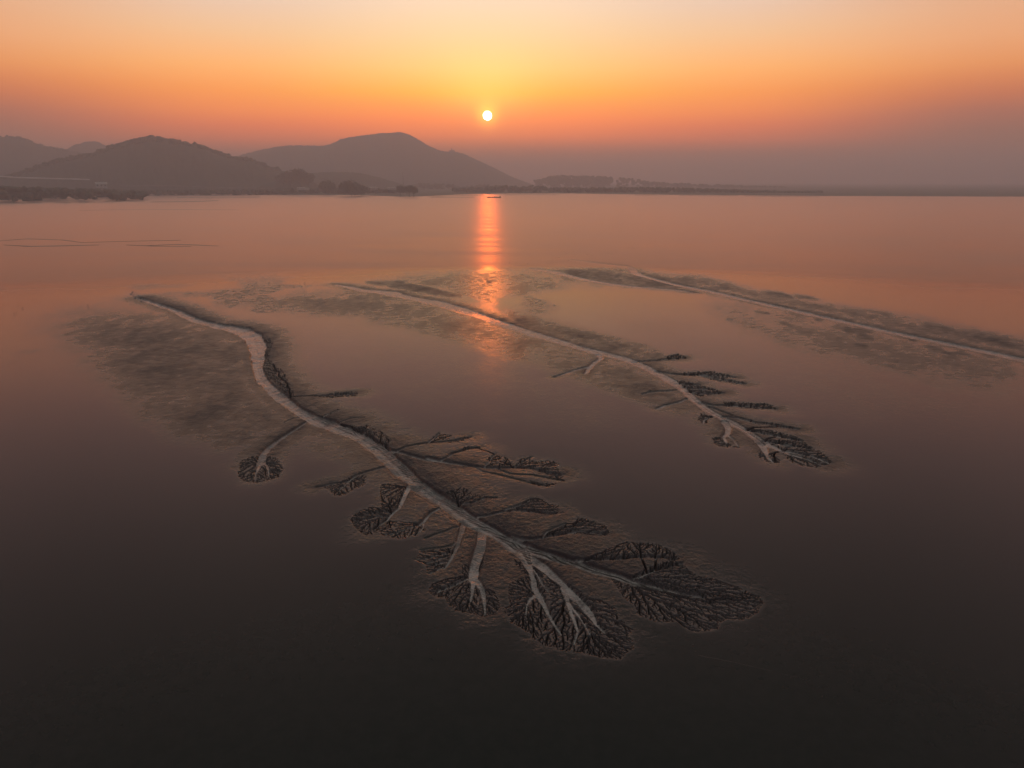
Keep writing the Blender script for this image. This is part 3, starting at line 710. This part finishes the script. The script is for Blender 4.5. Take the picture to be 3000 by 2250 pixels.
# thin bars of mud lying just off the shore
def mudbar(pts, wid, z=.12):
    far = pts[0][1] < 600; z = .45 if far else z
    p = np.array([px_ground(*q) for q in pts]); p, w = smooth_path(p, [wid]*len(p), 12.)
    d = np.gradient(p, axis=0); n = np.stack([-d[:, 1], d[:, 0]], 1)/(np.linalg.norm(d, axis=1)[:, None]+1e-6)
    t = np.linspace(0, 1, len(p)); w = wid*np.sin(np.pi*np.clip(t, .0, 1))**.6*(1+.45*fbm(p[:, 0], p[:, 1], 30., 3, 8))
    rows = [(-1, -.1), (-.6, z*.6), (0, z), (.6, z*.6), (1, -.1)]
    X = np.stack([p[:, 0]+n[:, 0]*w*a for a, _ in rows]); Y = np.stack([p[:, 1]+n[:, 1]*w*a for a, _ in rows])
    Zz = np.stack([b+0*w for _, b in rows])
    tag(grid_mesh('mud_bar', X, Y, Zz, {'rough': 0*X+(.95 if far else .45), 'bed': 0*X, 'lobe': 0*X}, MUD), kind='structure')
for pts, wd in (([(140,583),(300,577),(450,572),(700,574),(760,575)], 16), ([(300,570),(450,568),(620,570)], 8), ([(520,579),(640,580),(760,578)], 4),
                ([(1255,577),(1330,574),(1420,572)], 7), ([(1262,579),(1330,578.5),(1390,578)], 3), ([(1480,571),(1570,570.5),(1640,571)], 6), ([(1860,571.5),(1890,572),(1925,572)], 8),
                ([(1990,573),(2080,574),(2160,574)], 7), ([(2180,574.5),(2290,576),(2400,577)], 7), ([(640,588),(560,591),(440,592)], 3),
                ([(230,617),(320,615),(430,613.5),(560,614),(700,615)], 3.0), ([(0,706),(80,700),(180,703),(240,711)], 1.2), ([(235,711),(300,709),(420,706),(530,704)], 1.2),
                ([(370,718),(450,721),(560,722)], 1.4), ([(10,718),(90,722),(200,720),(290,718)], 2.2), ([(430,720),(520,716),(640,721)], 2.0)):
    mudbar(pts, wd)

hA, _ = hill('hill', [(-700,430),(-300,420),(-80,404),(0,401),(40,400),(80,405),(115,425),(160,432),(200,438),(245,452),(300,470),(380,505),(430,535)], 3250, 420, FOREST, 3.2, 11)
hill('hill', [(150,470),(190,440),(220,422),(260,413),(290,415),(320,432),(370,470),(430,520)], 3900, 300, FOREST, 3.0, 13, n=120)
HB = [(-200,530),(0,524),(60,506),(120,482),(200,462),(262,450),(285,451),(300,437),(320,428),(345,425),(390,410),(440,400),(480,407),(520,418),(560,424),(600,433),(640,450),(690,463),(745,470),(765,485),(800,497),(850,502),(900,520),(960,545)]
hB, vB = hill('hill', HB, 2260, 200, FOREST, 3.2, 17, n=420)
hill('mountain', [(560,520),(640,478),(700,455),(760,440),(820,427),(880,425),(960,427),(1000,405),(1070,395),(1130,390),(1160,386),(1185,387),(1220,404),(1260,430),(1300,445),(1325,443),(1360,450),(1400,470),(1450,492),(1500,518),(1560,540),(1600,556)], 4000, 700, FOREST, 4, 23, n=420)
hill('hill', [(840,520),(900,507),(950,504),(1000,503),(1050,505),(1100,516),(1160,534),(1200,545),(1260,556)], 2500, 160, FOREST, 2.0, 29, n=180)
hill('hill', [(700,556),(760,545),(800,530),(830,522),(870,518),(900,522),(940,545),(1000,556)], 2060, 60, FOREST, 1.0, 31, n=120)
# woods that read as one mass
def skyline_wood(pts, dist, spread, n, r0, name='forest'):
    cen, rr = [], []
    x, y = interp_px(pts, 200)
    for _ in range(n):
        k = rng.integers(0, 200); px_ = x[k]+rng.normal()*3; d = dist+(rng.random()-.5)*spread
        top = px_at(px_, y[k]+rng.random()*2.5, d).z; r = r0*(.7+.6*rng.random())
        z = 2+rng.random()**.5*max(top-2-r, .5)
        q = px_at(px_, 560, d); cen.append((q.x, q.y, z)); rr.append(r)
    tag(clumps(name, cen, rr, FOREST), kind='stuff')
def ridge_wood(G, v, i0, i1, n, r0):
    cen, rr = [], []; mid = G.shape[0]//2
    for _ in range(n):
        i = mid+rng.integers(-5, 3); j = rng.integers(i0, i1); q = G[i, j]; r = r0*(.6+.8*rng.random())
        cen.append((q[0]+rng.normal()*4, q[1], q[2]+r*.35)); rr.append(r)
    tag(clumps('forest', cen, rr, FOREST), kind='stuff')
ridge_wood(hB, vB, 60, 360, 900, 3.6)
ridge_wood(hB, vB, 250, 372, 70, 6.5)
ridge_wood(hA, vB, 60, 250, 350, 3.4)
skyline_wood([(-300,540),(0,540),(200,546),(330,552),(420,556)], 1500, 380, 500, 5.5)
skyline_wood([(300,551),(500,553),(700,552),(850,548),(950,546),(1180,552)], 1860, 100, 700, 4.5)
skyline_wood([(1150,553),(1230,533),(1330,536),(1340,548),(1420,536),(1500,545),(1600,552)], 2700, 60, 360, 6.0)
skyline_wood([(1330,548),(1390,545),(1470,541),(1480,538),(1530,545),(1545,541),(1570,539),(1600,545),(1660,546),(1750,547),(1830,545),(1850,544),(1950,546),(2100,550),(2250,556),(2400,563)], 2050, 120, 900, 4.6)
skyline_wood([(1600,513),(1640,510),(1700,512),(1720,512),(1790,514)], 3400, 60, 520, 7)
skyline_wood([(1570,524),(1590,520),(1600,516)], 3500, 60, 60, 6)
skyline_wood([(1806,516),(1830,517),(1860,520),(1900,528),(2100,538),(2300,544)], 3500, 60, 300, 7)

# individual trees on the headland
def make_tree(h, w, seed, loc):
    r_ = np.random.default_rng(seed); root = empty('tree', loc)
    # trunk with limbs
    V_, F_ = [], []
    def cone(a, b, ra, rb, n=7):
        a, b = Vector(a), Vector(b); d = (b-a).normalized(); u = d.orthogonal().normalized(); w_ = d.cross(u); k = len(V_)
        for c, q in ((a, ra), (b, rb)):
            for s in range(n):
                t = 2*math.pi*s/n; V_.append(c+(u*math.cos(t)+w_*math.sin(t))*q)
        for s in range(n): F_.append((k+s, k+(s+1) % n, k+n+(s+1) % n, k+n+s))
    cone((0,0,-1), (.1*w*(r_.random()-.5),0,h*.45), .03*h, .018*h)
    lobes_ = []
    for s in range(7):
        t = 2*math.pi*s/7+r_.random(); z0 = h*(.25+.2*r_.random()); e = (math.cos(t)*w*.3, math.sin(t)*w*.3, h*(.5+.3*r_.random()))
        cone((0,0,z0), e, .012*h, .004*h, 5); lobes_.append((e, w*(.2+.1*r_.random())))
    lobes_ += [((0, 0, h*.8), w*.3), ((.15*w*(r_.random()-.5), 0, h*.55), w*.36)]
    mesh_obj('trunk', V_, F_, BARK, root)
    lv, lf = [], []
    for k in range(1500):
        c, q = lobes_[r_.integers(len(lobes_))]; d = r_.normal(size=3); d /= np.linalg.norm(d); p = np.array(c)+d*q*(.35+.75*r_.random()**.6)*np.array([1, 1, .85])
        if p[2] < h*.1: continue
        a = r_.normal(size=3); a /= np.linalg.norm(a); b = np.cross(a, r_.normal(size=3)); b /= np.linalg.norm(b); s = w*.045*(.6+.8*r_.random()); m = len(lv)
        lv += [p-a*s, p+b*s*.7, p+a*s, p-b*s*.7]; lf.append((m, m+1, m+2, m+3))
    mesh_obj('crown', lv, lf, FOREST, root)
    return root
TREES = [  # x, base y, top y, width px, distance, label
 (832, 552, 507, 30, 1990, "left shoulder tree of the tall dark clump on the headland, lower than its neighbours"),
 (852, 552, 497, 34, 2000, "broad dark tree in the middle of the tall clump on the headland"),
 (884, 552, 492, 34, 1995, "tallest dark tree of the headland clump, its top notched against the mountain"),
 (905, 552, 506, 26, 1985, "right-hand edge tree of the tall headland clump, dropping steeply to the low wood"),
 (960, 562, 530, 34, 1760, "low rounded tree between the tall clump and the dome-shaped shore tree"),
 (1030, 571, 540, 52, 1600, "wide dome-shaped tree standing alone at the water's edge, mirrored below it"),
 (1060, 571, 546, 30, 1640, "smaller tree leaning on the right of the wide dome-shaped shore tree"),
 (1174, 574, 543, 19, 1560, "small round tree left of the gap near the tip of the spit"),
 (1199, 576, 544, 24, 1500, "left and taller crown of the pair at the tip of the spit"),
 (1212, 577, 547, 22, 1480, "right and lower crown of the pair at the tip of the spit"),
]
for k, (x, yb, yt, wpx, d, lab) in enumerate(TREES):
    b = px_at(x, yb, d); t = px_at(x, yt, d); z = 1.0 if yb > 556 else max(b.z-2, 2)
    tr = make_tree(t.z-z, wpx*d/FOC*1.25, 100+k, (b.x, b.y, z))
    tag(tr, lab, 'tree', 'trees along the headland')

# mast behind the spit
def bar(V_, F_, a, b, r, n=5):
    a, b = Vector(a), Vector(b); d = (b-a).normalized(); u = d.orthogonal().normalized(); w_ = d.cross(u); k = len(V_)
    for c in (a, b):
        for s in range(n):
            t = 2*math.pi*s/n; V_.append(c+(u*math.cos(t)+w_*math.sin(t))*r)
    for s in range(n): F_.append((k+s, k+(s+1) % n, k+n+(s+1) % n, k+n+s))
    F_.append(tuple(range(k, k+n))[::-1]); F_.append(tuple(range(k+n, k+2*n)))
m0 = px_at(1182, 552, 1900); mh = px_at(1182, 504, 1900).z-2
mast = empty('mast', (m0.x, m0.y, 2)); tag(mast, "thin lattice mast rising alone behind the spit trees", 'mast')
V_, F_ = [], []
for sx_q, sy_q in ((-1, -1), (1, -1), (1, 1), (-1, 1)): bar(V_, F_, (sx_q*.9, sy_q*.9, -2), (sx_q*.35, sy_q*.35, mh*.72), .14)
for k in range(14):
    z = mh*.72*k/14; z2 = mh*.72*(k+1)/14; a = .9-.55*k/14; a2 = .9-.55*(k+1)/14
    for s1, s2 in (((-1,-1),(1,-1)), ((1,-1),(1,1)), ((1,1),(-1,1)), ((-1,1),(-1,-1))): bar(V_, F_, (s1[0]*a, s1[1]*a, z), (s2[0]*a2, s2[1]*a2, z2), .08, 4)
mesh_obj('lattice', V_, F_, STEEL, mast)
V_, F_ = [], []; bar(V_, F_, (0, 0, mh*.70), (0, 0, mh), .22, 6); mesh_obj('pole', V_, F_, STEEL, mast)
V_, F_ = [], []; bar(V_, F_, (-.8, 0, mh*.74), (-.8, 0, mh*.80), .3, 8); mesh_obj('antenna', V_, F_, STEEL, mast)

def box(V_, F_, x0, x1, y0, y1, z0, z1):
    k = len(V_); V_ += [Vector(p) for p in ((x0,y0,z0),(x1,y0,z0),(x1,y1,z0),(x0,y1,z0),(x0,y0,z1),(x1,y0,z1),(x1,y1,z1),(x0,y1,z1))]
    F_ += [(k,k+3,k+2,k+1),(k+4,k+5,k+6,k+7),(k,k+1,k+5,k+4),(k+1,k+2,k+6,k+5),(k+2,k+3,k+7,k+6),(k+3,k,k+4,k+7)]
def gable(V_, F_, x0, x1, y0, y1, z0, z1, ov=.5):
    k = len(V_); ym = (y0+y1)/2
    V_ += [Vector(p) for p in ((x0-ov,y0-ov,z0),(x1+ov,y0-ov,z0),(x1+ov,y1+ov,z0),(x0-ov,y1+ov,z0),(x0-ov,ym,z1),(x1+ov,ym,z1))]
    F_ += [(k,k+1,k+5,k+4),(k+2,k+3,k+4,k+5),(k,k+4,k+3),(k+1,k+2,k+5),(k,k+3,k+2,k+1)]
def house(x, y, d, w, h, dep, label, nwin=3, z0=None):
    p = px_at(x, y, d); z = p.z if z0 is None else z0
    r = empty('building', (p.x, p.y, z)); r.rotation_euler.z = -math.atan2(p.x, p.y)
    V_, F_ = [], []; box(V_, F_, -w/2, w/2, 0, dep, -2, h*.68); mesh_obj('wall', V_, F_, CONC, r)
    V_, F_ = [], []; gable(V_, F_, -w/2, w/2, 0, dep, h*.68, h); mesh_obj('roof', V_, F_, PALEROOF, r)
    for k in range(nwin):
        cx = -w/2+w*(k+.5)/nwin; V_, F_ = [], []; box(V_, F_, cx-w/nwin*.2, cx+w/nwin*.2, -.06, .05, h*.22, h*.5); mesh_obj('window', V_, F_, STEEL, r)
    tag(r, label, 'building', 'pale buildings on the far shore'); return r
PALEROOF = plain_mat("pale_roof", (.5, .47, .43), (.62, .59, .55), .5, .7)
house(298, 548, 1650, 20, 9, 12, "small white building with a gabled roof among the trees at the left shore", 3)
house(882, 554, 1680, 17, 4.0, 8, "low white shed at the foot of the tall tree clump", 3)
house(900, 554.5, 1670, 9, 3.0, 7, "smallest pale shed, just right of the low white shed below the tree clump", 2)
house(1088, 553, 1640, 28, 4.0, 9, "long pale building on the spit, between the dome-shaped tree and the mast", 6)
house(1150, 553.5, 1650, 22, 3.0, 8, "faint low building at the right end of the spit, beside the small round tree", 5)
# walled road cut across the foot of the left hill, and the low sea wall below the main hill
def ribbon(name, pts, dist, w, th, mat):
    x, y = interp_px(pts, 80); P0 = [px_at(a, b, dist) for a, b in zip(x, y)]
    X = np.stack([[p.x*(1+o/dist) for p in P0] for o in (0, 0, w, w)]); Y = np.stack([[p.y*(1+o/dist) for p in P0] for o in (0, 0, w, w)])
    Zz = np.stack([[p.z+o for p in P0] for o in (-th, 0, 0, -th)])
    return grid_mesh(name, X, Y, Zz, {}, mat)
ROADM = plain_mat('pale_road', (.62,.60,.56), (.75,.72,.68), .1, .7)
tag(ribbon('road', [(-300,511),(0,514),(50,518),(120,520),(200,522),(262,524)], 2040, 16, 3.0, ROADM), kind='structure')
tag(ribbon('sea_wall', [(350,543),(430,542),(520,543),(640,547),(760,550),(850,552)], 1930, 4, 3.5, SEAW:=plain_mat("sea_wall", (.16,.155,.15), (.22,.21,.2), .1)), "long low grey sea wall running under the main hill", 'wall')

# tower with a small house on the mountain shoulder
tp = px_at(1324, 443, 4000)
tw = empty('hilltop_tower', (tp.x, tp.y, tp.z-2)); tag(tw, "tiny tower with a low house on the right shoulder of the mountain", 'tower')
V_, F_ = [], []; box(V_, F_, -14, 16, 0, 8, -6, 7); mesh_obj('house', V_, F_, STEEL, tw)
V_, F_ = [], []; bar(V_, F_, (-2, 4, 6.9), (-2, 4, 17), 2.2, 8); mesh_obj('shaft', V_, F_, STEEL, tw)
V_, F_ = [], []; bar(V_, F_, (-2, 4, 17), (-2, 4, 26), .7, 6); mesh_obj('spire', V_, F_, STEEL, tw)

# barge lying across the sun's track
bp = px_ground(1447, 579.5); L = 40*math.hypot(*bp)/FOC
bg_ = empty('barge', (bp[0], bp[1], 0)); bg_.rotation_euler.z = rad(2); tag(bg_, "long dark laden barge lying low across the top of the sun's reflection", 'barge')
V_, F_ = [], []
n = 14
for k in range(n+1):
    t = k/n; x = (t-.5)*L; w = 3.2*min(1, 6*t+.15, 6*(1-t)+.35); sh = .9+.7*(abs(t-.5)*2)**3
    V_ += [Vector(q) for q in ((x,-w*.8,-.4),(x,-w,sh),(x,w,sh),(x,w*.8,-.4))]
for k in range(n):
    a = 4*k
    for s in range(3): F_.append((a+s, a+4+s, a+5+s, a+1+s))
F_ += [(0,1,2,3), (4*n+3,4*n+2,4*n+1,4*n)]
mesh_obj('hull', V_, F_, HULL, bg_)
for k in range(6):
    x = -L*.34+k*L*.125; V_, F_ = [], []
    hh_ = 1.3+rng.random()*.9; m = len(V_); s_ = L*.055
    for q, zz_ in ((1, .6), (.75, .6+hh_*.6), (.35, .6+hh_)):
        for a in range(8): V_.append(Vector((x+s_*q*math.cos(a*math.pi/4), 2.3*q*math.sin(a*math.pi/4), zz_)))
    for r_ in range(2):
        for a in range(8): F_.append((r_*8+a, r_*8+(a+1) % 8, r_*8+8+(a+1) % 8, r_*8+8+a))
    F_.append(tuple(range(16, 24))); mesh_obj('cargo_heap', V_, F_, ROOF, bg_)
V_, F_ = [], []; box(V_, F_, L*.40, L*.46, -1.5, 1.5, .9, 3.3); wh = mesh_obj('wheelhouse', V_, F_, HULL, bg_)
V_, F_ = [], []; box(V_, F_, L*.395, L*.465, -1.7, 1.7, 3.3, 3.5); mesh_obj('roof', V_, F_, ROOF, wh)

# ------------------------------------------------------------------ wading birds
def make_bird():
    r = empty('wading_bird', (0, 0, 0))
    secs = [(-.30,.34,.01),(-.24,.36,.05),(-.14,.39,.09),(0,.41,.105),(.10,.42,.09),(.17,.46,.055),(.21,.53,.032),(.23,.60,.028),(.25,.655,.042),(.285,.665,.034),(.31,.655,.012),(.39,.635,.004)]
    V_, F_ = [], []; n = 8
    for x, z, q in secs:
        for s in range(n): V_.append(Vector((x, q*math.sin(2*math.pi*s/n), z+q*math.cos(2*math.pi*s/n))))
    for k in range(len(secs)-1):
        for s in range(n): F_.append((k*n+s, k*n+(s+1) % n, (k+1)*n+(s+1) % n, (k+1)*n+s))
    F_ += [tuple(range(n)), tuple(range((len(secs)-1)*n, len(secs)*n))[::-1]]
    for s in (-1, 1):
        bar(V_, F_, (0, s*.04, .34), (.02, s*.045, .17), .012); bar(V_, F_, (.02, s*.045, .17), (0, s*.045, -.02), .010)
    mesh_obj('body', V_, F_, FEATH, r, smooth=True)
    return r
bird0 = make_bird()
BIRDS = [ # x, y, size, group, label
 (258,897,1.15,'A',"upper bird of the close pair standing alone on the left flat"), (257,902,.9,'A',"lower bird of the close pair standing alone on the left flat"),
 (67,904,1,'B',"right bird of the touching pair near the left edge"), (64,906,.8,'B',"left bird of the touching pair near the left edge"),
 (52,897,.8,'B',"farthest bird of the scattered group near the left edge"), (48,917,.8,'B',"bird just behind the nearest one in the group near the left edge"), (41,921,1,'B',"nearest bird of the scattered group near the left edge"),
 (893,831,1.1,None,"single bird alone on smooth water between the left and middle creek heads"),
 (1151,807,1,'C',"leftmost bird in the short row above the middle creek head"), (1170,809,1,'C',"second bird from the left in the row above the middle creek head"),
 (1164,814,1.1,'C',"nearest bird, under the left end of the row above the middle creek head"), (1182,810,1,'C',"third bird from the left in the upper row above the middle creek head"),
 (1189,811,1.25,'C',"darkest and biggest bird of the row above the middle creek head"), (1204,814,1,'C',"rightmost bird of the row above the middle creek head"),
 (1306,763,1.1,None,"bird swimming left of the sun's reflection at its lower end"), (1352,764,.7,None,"faint bird close to the left edge of the sun's reflection"),
 (1415,789,1,'D',"left bird of the pair at the waterline under the sun's reflection"), (1422,789,.8,'D',"right bird of the pair at the waterline under the sun's reflection"),
 (1472,769,1,'E',"leftmost bird in the loose line right of the sun's reflection"), (1479,770,.7,'E',"small bird next to the leftmost one right of the sun's reflection"),
 (1493,772,1,'E',"third bird in the loose line right of the sun's reflection"), (1510,773,1,'E',"fourth bird in the loose line right of the sun's reflection"),
 (1526,780,1,'E',"nearest bird of the loose line, at the edge of the flat"), (1534,772,.8,'E',"fifth bird in the loose line right of the sun's reflection"), (1545,774,1,'E',"rightmost bird in the loose line right of the sun's reflection"),
 (1476,790,1,'F',"left one of three birds on the flat's rim right of the sun's reflection"), (1487,790,1.3,'F',"largest of the three birds on the flat's rim right of the reflection"), (1496,791,1,'F',"right one of three birds on the flat's rim past the reflection"),
 (1632,757,.8,'G',"left bird of the pair beyond the left tip of the far creek loop"), (1638,757,1.1,'G',"right bird of the pair beyond the left tip of the far creek loop"),
 (1666,764,1,'G',"nearest bird beside the left tip of the far creek"), (1719,746,1,'H',"left bird of the pair over the head of the far creek"), (1732,749,1.1,'H',"right bird of the pair over the head of the far creek"),
 (1781,744,1.1,'H',"bird left of the close pair above the bend of the far creek"), (1791,745,.9,'H',"left of the close pair above the bend of the far creek"), (1794,745.5,.8,'H',"right of the close pair above the bend of the far creek"),
 (1831,727,.9,'I',"first bird on the left of the distant flock at the right"), (1842,727.5,1.5,'I',"biggest bird of the distant flock at the right"), (1848,726,.8,'I',"bird at the top of the distant flock near its biggest bird"),
 (1850,729,.8,'I',"bird low in the middle of the distant flock at the right"), (1856,728.5,.8,'I',"bird right of the middle of the distant flock at the right"), (1862,729,.8,'I',"last but one bird of the distant flock at the right"), (1872,726.5,1,'I',"last bird on the right of the distant flock"),
 (1920,722,1.1,'J',"left bird of the two strung out far right of the distant flock"), (1932,723,.9,'J',"right bird of the two strung out far right of the distant flock")]
GN = {'A': "pair of birds on the left flat", 'B': "birds near the left edge", 'C': "row of birds above the middle creek head", 'D': "pair of birds under the sun's reflection", 'E': "loose line of birds right of the sun's reflection",
      'F': "three birds on the rim of the flat", 'G': "birds by the tip of the far creek", 'H': "birds above the far creek", 'I': "distant flock at the right", 'J': "two birds far right"}
for k, (x, y, s, g, lab) in enumerate(BIRDS):
    if k == 0: o = bird0
    else:
        o = bird0.copy(); col.objects.link(o)
        for c in bird0.children:
            cc = c.copy(); col.objects.link(cc); cc.parent = o
        if 'group' in o: del o['group']
    p = px_ground(x, y); o.location = (p[0], p[1], -.12 if 'swimming' in lab else 0); o.rotation_euler.z = rng.random()*6.28
    sc_ = s*.6; o.scale = (sc_, sc_, sc_)
    tag(o, 'dark '+lab, 'bird', GN[g] if g else None)
# ------------------------------------------------------------------ haze
def haze_box():
    m = bpy.data.materials.new("haze_air"); m.use_nodes = True; N = NT(m.node_tree); N.n.clear()
    out = N.new('ShaderNodeOutputMaterial'); v = N.new('ShaderNodeVolumePrincipled')
    v.inputs['Color'].default_value = HAZE_COL; v.inputs['Density'].default_value = HAZE_D; v.inputs['Anisotropy'].default_value = HAZE_G
    N.l.new(v.outputs[0], out.inputs['Volume'])
    s, z0, z1 = 13000.0, -4.0, HAZE_TOP
    vs = [(x*s, y*s, z) for z in (z0, z1) for x, y in ((-1,-1),(1,-1),(1,1),(-1,1))]
    o = mesh_obj('haze', vs, [(0,3,2,1),(4,5,6,7),(0,1,5,4),(1,2,6,5),(2,3,7,6),(3,0,4,7)], m)
    tag(o, kind='stuff')
HAZE_COL = (.95, .86, .97, 1); HAZE_G = .5
haze_box()
